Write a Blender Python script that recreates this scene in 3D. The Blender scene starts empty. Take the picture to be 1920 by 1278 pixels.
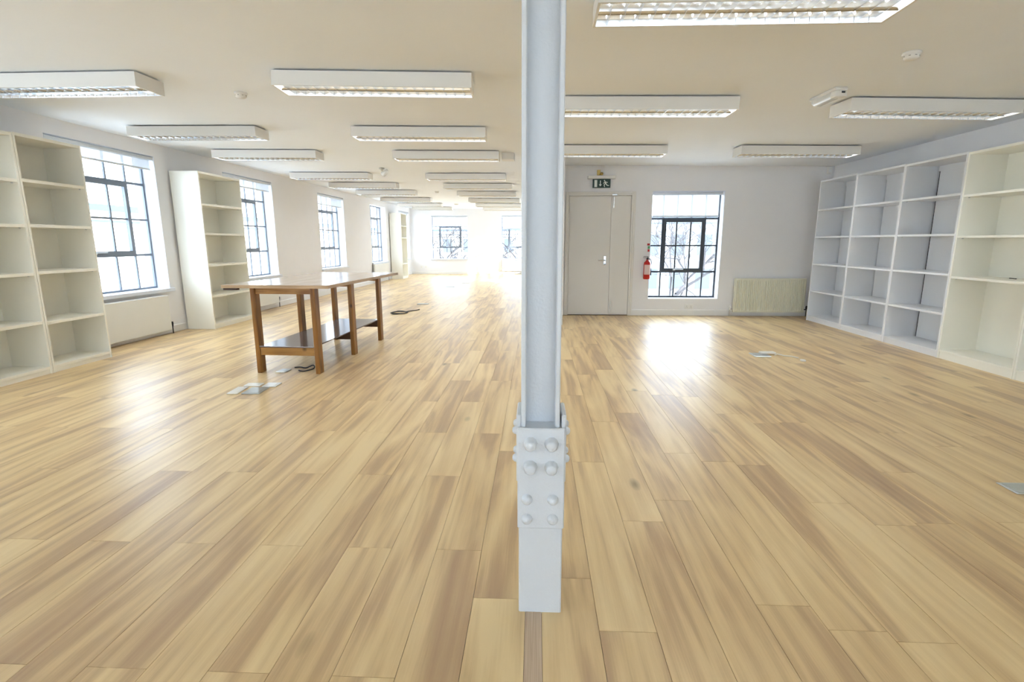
import bpy, math, random
from mathutils import Matrix, Vector, Euler

R = math.radians
C = bpy.context.scene.collection
SC = bpy.context.scene
random.seed(7)

# ------------------------------------------------------------------ camera
F_PX, CAM_H = 960.4, 1.305
PITCH, YAW, ROLL = R(10.92), R(2.667), R(0.133)
cd = bpy.data.cameras.new('camera')
cd.sensor_width = 36.0
cd.lens = F_PX / 1920 * 36.0
cd.clip_start, cd.clip_end = 0.05, 400
cam = bpy.data.objects.new('camera', cd)
CAM_M = (Matrix.Rotation(YAW, 4, 'Z') @ Matrix.Rotation(math.pi / 2 - PITCH, 4, 'X') @ Matrix.Rotation(-ROLL, 4, 'Z'))
cam.matrix_world = Matrix.Translation((0, 0, CAM_H)) @ CAM_M
C.objects.link(cam)
SC.camera = cam

# ------------------------------------------------------------------ world, sun, exposure
SKY_STRENGTH = 2.8
SUN_STRENGTH = 4.0
TUBE_STRENGTH = 10.0
w = bpy.data.worlds.new('sky')
SC.world = w
w.use_nodes = True
bg = w.node_tree.nodes['Background']
bg.inputs[0].default_value = (0.73, 0.85, 1.0, 1)
bg.inputs[1].default_value = SKY_STRENGTH
sl = bpy.data.lights.new('sun', 'SUN')
sl.energy = SUN_STRENGTH
sl.angle = R(0.53)
sl.color = (1.0, 0.95, 0.87)
sun = bpy.data.objects.new('sun', sl)
sun.rotation_euler = Vector((-1, 0.6, -0.336)).to_track_quat('-Z', 'Y').to_euler()
sun.location = (30, -10, 20)
C.objects.link(sun)
SC.view_settings.view_transform = 'Standard'
SC.view_settings.look = 'None'
SC.view_settings.exposure = 2.08
SC.view_settings.gamma = 1.0
SC.view_settings.use_curve_mapping = False
SC.cycles.use_denoising = True
SC.cycles.max_bounces = 8
SC.cycles.diffuse_bounces = 5
SC.cycles.glossy_bounces = 3
SC.cycles.use_adaptive_sampling = True
SC.cycles.adaptive_threshold = 0.02
SC.cycles.transmission_bounces = 6
SC.cycles.transparent_max_bounces = 16
SC.cycles.sample_clamp_indirect = 6.0
SC.cycles.caustics_reflective = False
SC.cycles.caustics_refractive = False

# ------------------------------------------------------------------ helpers
def tag(o, label=None, cat=None, group=None, kind=None):
    if label: o['label'] = label
    if cat: o['category'] = cat
    if group: o['group'] = group
    if kind: o['kind'] = kind
    return o

def empty(name, loc=(0, 0, 0), rot=(0, 0, 0), parent=None):
    o = bpy.data.objects.new(name, None)
    o.empty_display_size = 0.1
    o.location = loc
    o.rotation_euler = rot
    C.objects.link(o)
    if parent: o.parent = parent
    return o

def inst(name, me, parent=None, loc=(0, 0, 0), rot=(0, 0, 0), scale=(1, 1, 1)):
    o = bpy.data.objects.new(name, me)
    o.location = loc; o.rotation_euler = rot; o.scale = scale
    C.objects.link(o)
    if parent: o.parent = parent
    return o

class MB:
    """collects shapes and links them as one mesh object"""
    def __init__(s):
        s.v, s.f, s.sm = [], [], []
    def add(s, vs, fs, smooth=False):
        n = len(s.v)
        s.v += [tuple(p) for p in vs]
        s.f += [tuple(i + n for i in f) for f in fs]
        s.sm += [smooth] * len(fs)
        return s
    def box(s, x0, x1, y0, y1, z0, z1):
        vs = [(x, y, z) for z in (z0, z1) for y in (y0, y1) for x in (x0, x1)]
        return s.add(vs, [(0, 2, 3, 1), (4, 5, 7, 6), (0, 1, 5, 4), (2, 6, 7, 3), (0, 4, 6, 2), (1, 3, 7, 5)])
    def bbox(s, x0, x1, y0, y1, z0, z1, b=0.004):
        """box with chamfered edges"""
        if x1 < x0: x0, x1 = x1, x0
        if y1 < y0: y0, y1 = y1, y0
        b = min(b, (x1 - x0) * .45, (y1 - y0) * .45, (z1 - z0) * .45)
        vs, idx = [], {}
        X, Y, Z = (x0, x1), (y0, y1), (z0, z1)
        for i in (0, 1):
            for j in (0, 1):
                for k in (0, 1):
                    sx, sy, sz = (1, -1)[i] * b, (1, -1)[j] * b, (1, -1)[k] * b
                    idx[i, j, k, 0] = len(vs); vs.append((X[i], Y[j] + sy, Z[k] + sz))
                    idx[i, j, k, 1] = len(vs); vs.append((X[i] + sx, Y[j], Z[k] + sz))
                    idx[i, j, k, 2] = len(vs); vs.append((X[i] + sx, Y[j] + sy, Z[k]))
        fs = []
        for i in (0, 1):
            q = [idx[i, 0, 0, 0], idx[i, 1, 0, 0], idx[i, 1, 1, 0], idx[i, 0, 1, 0]]
            fs.append(q if i else q[::-1])
            q = [idx[0, i, 0, 1], idx[1, i, 0, 1], idx[1, i, 1, 1], idx[0, i, 1, 1]]
            fs.append(q[::-1] if i else q)
            q = [idx[0, 0, i, 2], idx[1, 0, i, 2], idx[1, 1, i, 2], idx[0, 1, i, 2]]
            fs.append(q if i else q[::-1])
        for j in (0, 1):
            for k in (0, 1):
                fs.append([idx[0, j, k, 1], idx[1, j, k, 1], idx[1, j, k, 2], idx[0, j, k, 2]])
                fs.append([idx[j, 0, k, 0], idx[j, 1, k, 0], idx[j, 1, k, 2], idx[j, 0, k, 2]])
                fs.append([idx[j, k, 0, 0], idx[j, k, 1, 0], idx[j, k, 1, 1], idx[j, k, 0, 1]])
        for i in (0, 1):
            for j in (0, 1):
                for k in (0, 1):
                    fs.append([idx[i, j, k, 0], idx[i, j, k, 1], idx[i, j, k, 2]])
        return s.add(vs, fs)
    def ring_tube(s, pts, rad, n=8, caps=True, smooth=True):
        """round tube through points; rad a number or one per point"""
        pts = [Vector(p) for p in pts]
        if not hasattr(rad, '__len__'): rad = [rad] * len(pts)
        vs = []
        up = Vector((0, 0, 1))
        for i, p in enumerate(pts):
            d = (pts[min(i + 1, len(pts) - 1)] - pts[max(i - 1, 0)]).normalized()
            a = d.cross(up)
            if a.length < 1e-3: a = d.cross(Vector((1, 0, 0)))
            a.normalize(); b = d.cross(a)
            for k in range(n):
                t = 2 * math.pi * k / n
                vs.append(p + (a * math.cos(t) + b * math.sin(t)) * rad[i])
        fs = []
        for i in range(len(pts) - 1):
            for k in range(n):
                fs.append((i * n + k, (i + 1) * n + k, (i + 1) * n + (k + 1) % n, i * n + (k + 1) % n))
        s.add(vs, fs, smooth)
        if caps:
            m = (len(pts) - 1) * n
            s.add([vs[k] for k in range(n)], [tuple(range(n))])
            s.add([vs[m + k] for k in range(n)], [tuple(range(n))[::-1]])
        return s
    def lathe(s, prof, n=24, centre=(0, 0, 0), axis='Z'):
        vs, fs = [], []
        for r, z in prof:
            for k in range(n):
                t = 2 * math.pi * k / n
                p = (r * math.cos(t), r * math.sin(t), z)
                if axis == 'Y': p = (p[0], -p[2], p[1])
                if axis == 'X': p = (p[2], p[0], p[1])
                vs.append((p[0] + centre[0], p[1] + centre[1], p[2] + centre[2]))
        for i in range(len(prof) - 1):
            for k in range(n):
                fs.append((i * n + k, i * n + (k + 1) % n, (i + 1) * n + (k + 1) % n, (i + 1) * n + k))
        return s.add(vs, fs, True)
    def prism(s, poly, z0, z1, tf=lambda x, y, z: (x, y, z)):
        n = len(poly)
        vs = [tf(x, y, z0) for x, y in poly] + [tf(x, y, z1) for x, y in poly]
        fs = [tuple(range(n))[::-1], tuple(range(n, 2 * n))] + [(i, (i + 1) % n, n + (i + 1) % n, n + i) for i in range(n)]
        return s.add(vs, fs)
    def mesh(s, name, m):
        me = bpy.data.meshes.new(name)
        me.from_pydata(s.v, [], s.f)
        me.polygons.foreach_set('use_smooth', s.sm)
        me.materials.append(m)
        me.update()
        return me
    def build(s, name, m, parent=None, loc=(0, 0, 0), rot=(0, 0, 0)):
        return inst(name, s.mesh(name, m), parent, loc, rot)

# ------------------------------------------------------------------ materials
MATS = {}
def nodes(name):
    m = bpy.data.materials.new(name)
    m.use_nodes = True
    nt = m.node_tree
    MATS[name] = m
    return m, nt, nt.nodes['Principled BSDF']

def N(nt, kind, **kw):
    n = nt.nodes.new(kind)
    for k, v in kw.items():
        if k.startswith('i_'): n.inputs[k[2:].replace('_', ' ')].default_value = v
        else: setattr(n, k, v)
    return n

def paint(name, col, rough=0.5, var=0.03, bump=0.0, scale=6.0, spec=0.4, metal=0.0):
    """plain surface with faint unevenness"""
    m, nt, b = nodes(name)
    L = nt.links.new
    tc = N(nt, 'ShaderNodeTexCoord')
    no = N(nt, 'ShaderNodeTexNoise', i_Scale=scale, i_Detail=4.0)
    L(tc.outputs['Object'], no.inputs['Vector'])
    mr = N(nt, 'ShaderNodeMapRange')
    mr.inputs['To Min'].default_value = 1 - var
    mr.inputs['To Max'].default_value = 1 + var
    L(no.outputs['Fac'], mr.inputs['Value'])
    mx = N(nt, 'ShaderNodeMix', data_type='RGBA', blend_type='MULTIPLY')
    mx.inputs['Factor'].default_value = 1
    mx.inputs['A'].default_value = (*col, 1)
    L(mr.outputs[0], mx.inputs['B'])
    L(mx.outputs['Result'], b.inputs['Base Color'])
    b.inputs['Roughness'].default_value = rough
    b.inputs['Metallic'].default_value = metal
    b.inputs['Specular IOR Level'].default_value = spec
    if bump:
        n2 = N(nt, 'ShaderNodeTexNoise', i_Scale=scale * 12, i_Detail=3.0)
        L(tc.outputs['Object'], n2.inputs['Vector'])
        bp = N(nt, 'ShaderNodeBump', i_Strength=bump, i_Distance=0.003)
        L(n2.outputs['Fac'], bp.inputs['Height'])
        L(bp.outputs[0], b.inputs['Normal'])
    return m

def emit(name, col, strength):
    m, nt, b = nodes(name)
    b.inputs['Base Color'].default_value = (*col, 1)
    b.inputs['Emission Color'].default_value = (*col, 1)
    b.inputs['Emission Strength'].default_value = strength
    return m

def oak_floor():
    m, nt, b = nodes('oak_laminate')
    L = nt.links.new
    geo = N(nt, 'ShaderNodeNewGeometry')
    oi = N(nt, 'ShaderNodeObjectInfo')
    at = N(nt, 'ShaderNodeAttribute', attribute_name='pid')
    add = N(nt, 'ShaderNodeMath', operation='ADD')
    L(oi.outputs['Random'], add.inputs[0]); L(at.outputs['Fac'], add.inputs[1])
    rnd = N(nt, 'ShaderNodeMath', operation='FRACT')
    mul7 = N(nt, 'ShaderNodeMath', operation='MULTIPLY'); mul7.inputs[1].default_value = 7.31
    L(add.outputs[0], mul7.inputs[0]); L(mul7.outputs[0], rnd.inputs[0])
    off = N(nt, 'ShaderNodeVectorMath', operation='SCALE'); off.inputs[0].default_value = (31.7, 57.3, 11.9)
    L(add.outputs[0], off.inputs['Scale'])
    pos = N(nt, 'ShaderNodeVectorMath', operation='ADD')
    L(geo.outputs['Position'], pos.inputs[0]); L(off.outputs[0], pos.inputs[1])
    def noise(sx, sy, detail=3.0, dist=0.0, rough=0.5):
        mp = N(nt, 'ShaderNodeMapping'); mp.inputs['Scale'].default_value = (sx, sy, 1)
        L(pos.outputs[0], mp.inputs['Vector'])
        n = N(nt, 'ShaderNodeTexNoise', i_Scale=1.0, i_Detail=detail, i_Distortion=dist, i_Roughness=rough)
        L(mp.outputs[0], n.inputs['Vector'])
        return n.outputs['Fac']
    streak = noise(4.6, 0.50, 2.5, 1.6)
    grain = noise(150, 4.0, 4.0, 0.3, 0.7)
    blot = noise(3.2, 1.6, 2.0)
    # cathedral figure
    mpw = N(nt, 'ShaderNodeMapping'); mpw.inputs['Scale'].default_value = (1, 0.075, 1)
    L(pos.outputs[0], mpw.inputs['Vector'])
    wv = N(nt, 'ShaderNodeTexWave', wave_type='BANDS', bands_direction='X', i_Scale=5.0, i_Distortion=11.0, i_Detail=3.0)
    wv.inputs['Detail Scale'].default_value = 1.2
    L(mpw.outputs[0], wv.inputs['Vector'])
    # knots
    mpk = N(nt, 'ShaderNodeMapping'); mpk.inputs['Scale'].default_value = (2.6, 1.05, 1)
    L(pos.outputs[0], mpk.inputs['Vector'])
    vk = N(nt, 'ShaderNodeTexVoronoi', i_Scale=1.0, i_Randomness=1.0)
    L(mpk.outputs[0], vk.inputs['Vector'])
    kr = N(nt, 'ShaderNodeMapRange'); kr.inputs['From Min'].default_value = 0.02; kr.inputs['From Max'].default_value = 0.09
    kr.inputs['To Min'].default_value = 0.45; kr.inputs['To Max'].default_value = 1.0
    L(vk.outputs['Distance'], kr.inputs['Value'])
    # combine
    s1 = N(nt, 'ShaderNodeMath', operation='MULTIPLY_ADD'); s1.inputs[1].default_value = 0.08
    L(wv.outputs['Fac'], s1.inputs[0]); L(streak, s1.inputs[2])
    s2 = N(nt, 'ShaderNodeMath', operation='MULTIPLY_ADD'); s2.inputs[1].default_value = 0.22
    L(grain, s2.inputs[0]); L(s1.outputs[0], s2.inputs[2])
    s3 = N(nt, 'ShaderNodeMath', operation='MULTIPLY_ADD'); s3.inputs[1].default_value = 0.17
    L(rnd.outputs[0], s3.inputs[0]); L(s2.outputs[0], s3.inputs[2])
    s4 = N(nt, 'ShaderNodeMath', operation='MULTIPLY_ADD'); s4.inputs[1].default_value = 0.14
    L(blot, s4.inputs[0]); L(s3.outputs[0], s4.inputs[2])
    cr = N(nt, 'ShaderNodeValToRGB')
    e = cr.color_ramp.elements
    e[0].position = 0.46; e[0].color = (0.41, 0.265, 0.15, 1)
    e[1].position = 1.10 if False else 1.0; e[1].color = (0.79, 0.60, 0.33, 1)
    x = e.new(0.68); x.color = (0.53, 0.36, 0.195, 1)
    x = e.new(0.80); x.color = (0.67, 0.48, 0.25, 1)
    L(s4.outputs[0], cr.inputs[0])
    mk = N(nt, 'ShaderNodeMix', data_type='RGBA', blend_type='MULTIPLY'); mk.inputs['Factor'].default_value = 1
    L(cr.outputs[0], mk.inputs['A']); L(kr.outputs[0], mk.inputs['B'])
    L(mk.outputs['Result'], b.inputs['Base Color'])
    rr = N(nt, 'ShaderNodeMapRange'); rr.inputs['To Min'].default_value = 0.30; rr.inputs['To Max'].default_value = 0.43
    L(blot, rr.inputs['Value']); L(rr.outputs[0], b.inputs['Roughness'])
    b.inputs['Specular IOR Level'].default_value = 0.46
    bp = N(nt, 'ShaderNodeBump', i_Strength=0.12, i_Distance=0.002)
    L(grain, bp.inputs['Height']); L(bp.outputs[0], b.inputs['Normal'])
    return m

def pine(name, dark, light, rough=0.3, sx=(14, 14, 1.2), knots=True):
    m, nt, b = nodes(name)
    L = nt.links.new
    tc = N(nt, 'ShaderNodeTexCoord')
    mp = N(nt, 'ShaderNodeMapping'); mp.inputs['Scale'].default_value = sx
    L(tc.outputs['Object'], mp.inputs['Vector'])
    n = N(nt, 'ShaderNodeTexNoise', i_Scale=1.6, i_Detail=4.0, i_Distortion=0.8)
    L(mp.outputs[0], n.inputs['Vector'])
    cr = N(nt, 'ShaderNodeValToRGB')
    e = cr.color_ramp.elements
    e[0].position = 0.32; e[0].color = (*dark, 1)
    e[1].position = 0.66; e[1].color = (*light, 1)
    L(n.outputs['Fac'], cr.inputs[0])
    out = cr.outputs[0]
    if knots:
        v = N(nt, 'ShaderNodeTexVoronoi', i_Scale=3.4)
        L(tc.outputs['Object'], v.inputs['Vector'])
        kr = N(nt, 'ShaderNodeMapRange'); kr.inputs['From Min'].default_value = 0.05; kr.inputs['From Max'].default_value = 0.12
        kr.inputs['To Min'].default_value = 0.25
        L(v.outputs['Distance'], kr.inputs['Value'])
        mx = N(nt, 'ShaderNodeMix', data_type='RGBA', blend_type='MULTIPLY'); mx.inputs['Factor'].default_value = 1
        L(out, mx.inputs['A']); L(kr.outputs[0], mx.inputs['B'])
        out = mx.outputs['Result']
    L(out, b.inputs['Base Color'])
    b.inputs['Roughness'].default_value = rough
    return m

def glass():
    m = bpy.data.materials.new('window_glass'); m.use_nodes = True
    nt = m.node_tree; nt.nodes.clear(); L = nt.links.new
    o = N(nt, 'ShaderNodeOutputMaterial')
    t = N(nt, 'ShaderNodeBsdfTransparent'); t.inputs[0].default_value = (0.97, 0.985, 0.98, 1)
    g = N(nt, 'ShaderNodeBsdfGlossy'); g.inputs['Roughness'].default_value = 0.02
    lw = N(nt, 'ShaderNodeLayerWeight', i_Blend=0.5)
    pw = N(nt, 'ShaderNodeMath', operation='POWER'); pw.inputs[1].default_value = 5
    L(lw.outputs['Facing'], pw.inputs[0])
    fr = N(nt, 'ShaderNodeMath', operation='MULTIPLY_ADD'); fr.inputs[1].default_value = 0.6; fr.inputs[2].default_value = 0.03
    L(pw.outputs[0], fr.inputs[0])
    mx = N(nt, 'ShaderNodeMixShader')
    L(fr.outputs[0], mx.inputs[0]); L(t.outputs[0], mx.inputs[1]); L(g.outputs[0], mx.inputs[2])
    L(mx.outputs[0], o.inputs[0])
    return m

def fabric():
    m = bpy.data.materials.new('blind_fabric'); m.use_nodes = True
    nt = m.node_tree; nt.nodes.clear(); L = nt.links.new
    o = N(nt, 'ShaderNodeOutputMaterial')
    tc = N(nt, 'ShaderNodeTexCoord')
    n = N(nt, 'ShaderNodeTexNoise', i_Scale=180.0, i_Detail=2.0); L(tc.outputs['Object'], n.inputs['Vector'])
    mr = N(nt, 'ShaderNodeMapRange'); mr.inputs['To Min'].default_value = 0.78; mr.inputs['To Max'].default_value = 0.86
    L(n.outputs['Fac'], mr.inputs['Value'])
    d = N(nt, 'ShaderNodeBsdfDiffuse'); L(mr.outputs[0], d.inputs[0])
    t = N(nt, 'ShaderNodeBsdfTranslucent'); t.inputs[0].default_value = (0.34, 0.37, 0.41, 1)
    mx = N(nt, 'ShaderNodeMixShader'); mx.inputs[0].default_value = 0.45
    L(d.outputs[0], mx.inputs[1]); L(t.outputs[0], mx.inputs[2]); 
    tr = N(nt, 'ShaderNodeBsdfTransparent')
    m2 = N(nt, 'ShaderNodeMixShader'); m2.inputs[0].default_value = 0.08
    L(mx.outputs[0], m2.inputs[1]); L(tr.outputs[0], m2.inputs[2]); L(m2.outputs[0], o.inputs[0])
    return m

def brick():
    m, nt, b = nodes('stock_brick')
    L = nt.links.new
    tc = N(nt, 'ShaderNodeTexCoord')
    mp = N(nt, 'ShaderNodeMapping'); mp.inputs['Rotation'].default_value = (R(90), 0, R(90))
    L(tc.outputs['Object'], mp.inputs['Vector'])
    br = N(nt, 'ShaderNodeTexBrick', i_Scale=1.0)
    br.inputs['Brick Width'].default_value = 0.225; br.inputs['Row Height'].default_value = 0.075; br.inputs['Mortar Size'].default_value = 0.008
    br.inputs['Color1'].default_value = (0.36, 0.31, 0.29, 1); br.inputs['Color2'].default_value = (0.46, 0.40, 0.37, 1); br.inputs['Mortar'].default_value = (0.55, 0.52, 0.48, 1)
    L(mp.outputs[0], br.inputs['Vector']); L(br.outputs['Color'], b.inputs['Base Color'])
    b.inputs['Roughness'].default_value = 0.9
    return m

M = dict(
    wall=paint('wall_paint', (0.82, 0.815, 0.825), 0.65, 0.02, 0.25, 3.0, 0.3),
    ceil=paint('ceiling_paint', (0.88, 0.915, 0.955), 0.75, 0.02, 0.15, 2.0, 0.25),
    trim=paint('white_gloss_trim', (0.80, 0.80, 0.79), 0.32, 0.02, 0.1, 4.0),
    reveal=paint('white_reveal', (0.72, 0.755, 0.82), 0.5, 0.02, 0.15, 4.0),
    slab=paint('floor_underlay', (0.10, 0.06, 0.035), 0.8, 0.1),
    oak=oak_floor(),
    strip=pine('pale_filler_strip', (0.46, 0.33, 0.22), (0.60, 0.46, 0.33), 0.4, (90, 2.0, 1), False),
    steelb=paint('dark_steel_window', (0.055, 0.065, 0.08), 0.45, 0.08, 0.1, 8.0),
    steel=paint('glare_lightened_steel_window', (0.20, 0.23, 0.28), 0.45, 0.08, 0.1, 8.0),  # same dark steel, with window glare lightened into the colour
    glass=glass(), fabric=fabric(), brick=brick(),
    alu=paint('aluminium', (0.62, 0.64, 0.66), 0.35, 0.04, 0, 20.0, 0.5, 0.6),
    chrome=paint('satin_chrome', (0.62, 0.62, 0.63), 0.25, 0.03, 0, 20.0, 0.5, 1.0),
    column=paint('thick_white_gloss_on_steel', (0.65, 0.685, 0.73), 0.35, 0.03, 0.5, 9.0, 0.5),
    fixture=paint('fixture_white_enamel', (0.80, 0.79, 0.76), 0.45, 0.02, 0, 3.0),
    louvre=paint('louvre_bright_aluminium', (0.82, 0.85, 0.89), 0.17, 0.02, 0, 5.0, 0.5, 1.0),
    tube=emit('fluorescent_tube', (0.92, 0.97, 1.0), TUBE_STRENGTH),
    cream=paint('cream_laminate', (0.90, 0.885, 0.80), 0.4, 0.02, 0, 2.0),
    white=paint('white_laminate', (0.80, 0.81, 0.83), 0.38, 0.02, 0, 2.0),
    door=paint('door_paint', (0.76, 0.74, 0.70), 0.4, 0.02, 0.1, 3.0),
    rad=paint('cream_radiator_enamel', (0.76, 0.74, 0.60), 0.35, 0.03, 0, 5.0),
    radw=paint('white_radiator_enamel', (0.78, 0.78, 0.74), 0.35, 0.03, 0, 5.0),
    dark=paint('dark_rubber', (0.025, 0.025, 0.03), 0.6, 0.1),
    vent=paint('vent_grey', (0.25, 0.24, 0.22), 0.6, 0.05),
    brown=paint('dark_brown_board', (0.07, 0.035, 0.02), 0.5, 0.1),
    pine=pine('varnished_pine', (0.15, 0.056, 0.010), (0.36, 0.165, 0.034), 0.28),
    pinex=pine('varnished_pine_rail', (0.24, 0.105, 0.022), (0.45, 0.24, 0.07), 0.28, (1.2, 14, 14)),
    top=pine('pale_lacquered_tabletop', (0.60, 0.50, 0.43), (0.70, 0.60, 0.53), 0.16, (10, 0.8, 10), False),
    tedge=pine('tabletop_edge_wood', (0.40, 0.26, 0.14), (0.55, 0.38, 0.22), 0.35, (2, 2, 30), False),
    lshelf=paint('grey_brown_shelf_board', (0.17, 0.14, 0.14), 0.14, 0.06, 0, 3.0),
    red=paint('extinguisher_red', (0.55, 0.02, 0.015), 0.25, 0.04),
    lab=paint('printed_label_pale', (0.75, 0.55, 0.50), 0.4, 0.05, 0, 90.0),
    sgreen=paint('exit_sign_dark_green', (0.006, 0.040, 0.026), 0.35, 0.05),
    white2=paint('sign_white', (0.80, 0.86, 0.82), 0.4, 0.02),
    green=paint('sticker_green', (0.10, 0.36, 0.12), 0.4, 0.03),
    plastic=paint('white_plastic', (0.80, 0.79, 0.76), 0.35, 0.02),
    clear=paint('frosted_diffuser', (0.84, 0.86, 0.86), 0.2, 0.02),
    brass=paint('brass', (0.50, 0.36, 0.12), 0.35, 0.05, 0, 9.0, 0.5, 0.8),
    plate=paint('galvanised_plate', (0.52, 0.55, 0.55), 0.3, 0.06, 0, 30.0, 0.5, 0.5),
    bark=paint('grey_bark', (0.06, 0.056, 0.06), 0.9, 0.2, 0.5, 12.0),
    render=paint('pale_render', (0.80, 0.79, 0.76), 0.8, 0.05, 0.2, 1.0),
    slate=paint('slate_blue_coping', (0.06, 0.085, 0.12), 0.6, 0.08),
    block=paint('blue_grey_cladding', (0.26, 0.29, 0.33), 0.7, 0.06, 0.1, 1.0),
    pane2=paint('dark_far_glass', (0.08, 0.10, 0.13), 0.3, 0.1, 0, 2.0, 0.3),
    ground=paint('pale_paving', (0.70, 0.69, 0.67), 0.9, 0.12, 0.3, 2.0),
)

# ------------------------------------------------------------------ layout numbers
CEIL = lambda x: 2.61 - 0.0122 * x          # the ceiling falls slightly to the right
TILT = math.atan(0.0122)
XR, YB, YF, YN = 5.02, 9.28, 21.47, -5.0     # right wall, bay back wall, far wall, rear wall
PX0, PX1, PY0 = 0.06, 0.43, 8.15             # partition between far room and outside
LA = math.atan(0.0135)                       # the left wall is a little out of square
LW = lambda y, off=0.0: -5.42 + 0.0135 * (y - 5) + off
# ------------------------------------------------------------------ shell
def wall(name, length, thick, openings, loc, rz, mat, top=2.95, z0=-0.15, brick_leaf=0.0, label=None):
    """local x along the wall, local y outward, openings (x0,x1,z0,z1)"""
    def leaf(y0, y1):
        b = MB()
        xs = sorted(openings)
        x = 0
        for (a, c, lo, hi) in xs:
            if a > x: b.box(x, a, y0, y1, z0, top)
            b.box(a, c, y0, y1, z0, lo)
            b.box(a, c, y0, y1, hi, top)
            x = c
        if x < length: b.box(x, length, y0, y1, z0, top)
        return b
    o = leaf(0, thick).build(name, mat, None, loc, (0, 0, rz))
    tag(o, label, None, None, 'structure')
    if brick_leaf:
        leaf(thick, thick + brick_leaf).build('brickwork', M['brick'], o)
    return o

LY0 = -5.0
lopen = [(2.0, 3.6), (-1.8, -0.2), (5.70, 7.33), (8.90, 10.52), (12.66, 14.30), (16.50, 18.12), (19.75, 21.25)]
wl = wall('wall_left', YF + 0.2 - LY0, 0.22, [(a - LY0, c - LY0, 0.65, 2.50) for a, c in lopen], (LW(LY0), LY0, 0), R(90) - LA, M['wall'],
          brick_leaf=0.11, label='long white left wall with steel windows')
fopen = [(-4.33, -2.82), (-1.42, 0.0)]
wf = wall('wall_far', 6.0, 0.22, [(a + 5.6, c + 5.6, 0.63, 2.38) for a, c in fopen], (-5.6, YF, 0), 0, M['wall'], label='far white end wall with sunlight on it')
DX0, DX1, DZ = 0.545, 1.685, 2.125
BW = (2.008, 3.243, 0.305, 2.165)
wb = wall('wall_bay', 5.2 - PX1, 0.26, [(DX0 - PX1, DX1 - PX1, -0.15, DZ), (BW[0] - PX1, BW[1] - PX1, BW[2], BW[3])], (PX1, YB, 0), 0, M['wall'],
          label='white wall of the right bay with door and window')
wr = wall('wall_right', YB - YN + 0.3, 0.25, [], (XR, YB + 0.25, 0), R(-90), M['wall'], label='right wall behind the shelving units')
popen = [(16.0, 17.6, 0.30), (19.5, 21.1, 0.30)]
wp = wall('wall_partition', YF + 0.1 - PY0, PX1 - PX0, [(YF + 0.1 - c, YF + 0.1 - a, lo, 2.30) for a, c, lo in popen], (PX0, YF + 0.1, 0), R(-90), M['wall'],
          label='wall end behind the steel column')
ropen = [(-4.7, -3.1), (-2.4, -0.8), (0.9, 2.5), (3.1, 4.7)]
wn = wall('wall_rear', 10.8, 0.25, [(XR + .2 - c, XR + .2 - a, 0.65, 2.45) for a, c in ropen], (XR + 0.2, YN, 0), R(180), M['wall'], label='rear wall behind the camera')

b = MB()
def slab(b, x0, x1, y0, y1):
    vs = [(x0, y0, CEIL(x0)), (x1, y0, CEIL(x1)), (x1, y1, CEIL(x1)), (x0, y1, CEIL(x0))]
    vs += [(p[0], p[1], 3.05) for p in vs]
    b.add(vs, [(0, 1, 2, 3)[::-1] if False else (3, 2, 1, 0), (4, 5, 6, 7), (0, 1, 5, 4), (1, 2, 6, 5), (2, 3, 7, 6), (3, 0, 4, 7)])
slab(b, -5.95, 5.28, YN - 0.25, YB + 0.26)
slab(b, -5.95, PX1, YB + 0.26, YF + 0.24)
tag(b.build('ceiling', M['ceil']), 'cream painted ceiling', None, None, 'structure')

b = MB()
b.box(-5.95, 5.28, YN - 0.25, YB + 0.26, -0.16, -0.010)
b.box(-5.95, PX1, YB + 0.26, YF + 0.24, -0.16, -0.010)
floor = tag(b.build('floor', M['slab']), 'oak laminate floor of long planks', None, None, 'structure')

# planks -----------------------------------------------------------
PWID, PLEN, GAP = 0.196, 1.375, 0.0016
JOINT = {2: 2.256, 1: 1.544, 3: 1.09, 4: 1.698, 6: 1.538, 7: 2.472, 9: 2.295, 11: 2.319, -1: 1.691}
def plank_cols():
    k = 0
    while 0.028 + k * PWID < XR:
        yield k, 0.028 + k * PWID, min(0.028 + (k + 1) * PWID, XR)
        k += 1
    k = 0
    while -0.030 - k * PWID > -5.6:
        yield -1 - k, -0.030 - (k + 1) * PWID, -0.030 - k * PWID
        k += 1
def project(p):
    v = CAM_M.inverted() @ (Vector(p) - Vector((0, 0, CAM_H)))
    if v.z > -0.3: return None
    return 960 + F_PX * v.x / -v.z, 639 - F_PX * v.y / -v.z
planks = []
for k, x0, x1 in plank_cols():
    if k in JOINT: ph = JOINT[k]
    elif k < 0: ph = 1.322 if k % 2 else 1.99
    else: ph = random.uniform(0, PLEN)
    ymin, ymax = YN, (YF if x1 < PX0 + 0.3 else YB)
    y = ph - PLEN * math.ceil((ph - ymin) / PLEN)
    while y < ymax:
        a, c = max(y, ymin), min(y + PLEN, ymax)
        y += PLEN
        if c - a < 0.02: continue
        planks.append((a, c, x0, x1))
def vis(pl):
    a, c, x0, x1 = pl
    pts = []
    n_in = 0
    for u in (0, .25, .5, .75, 1):
        for xx in (x0, x1):
            q = project((xx, a + (c - a) * u, 0))
            if q and -30 < q[0] < 1950 and q[1] < 1300: n_in += 1
    if n_in == 0: return 0
    yc = max((a + c) / 2, 1.0)
    return n_in / 10 * (c - a) * (x1 - x0) / yc ** 3
planks.sort(key=vis, reverse=True)
PMESH = {}
def plank_mesh(w_, l_):
    key = (round(w_, 4), round(l_, 3))
    if key not in PMESH:
        PMESH[key] = MB().box(GAP / 2, w_ - GAP / 2, GAP / 2, l_ - GAP / 2, -0.0105, 0).mesh('plank', M['oak'])
    return PMESH[key]
rest = MB(); pids = []
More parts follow.
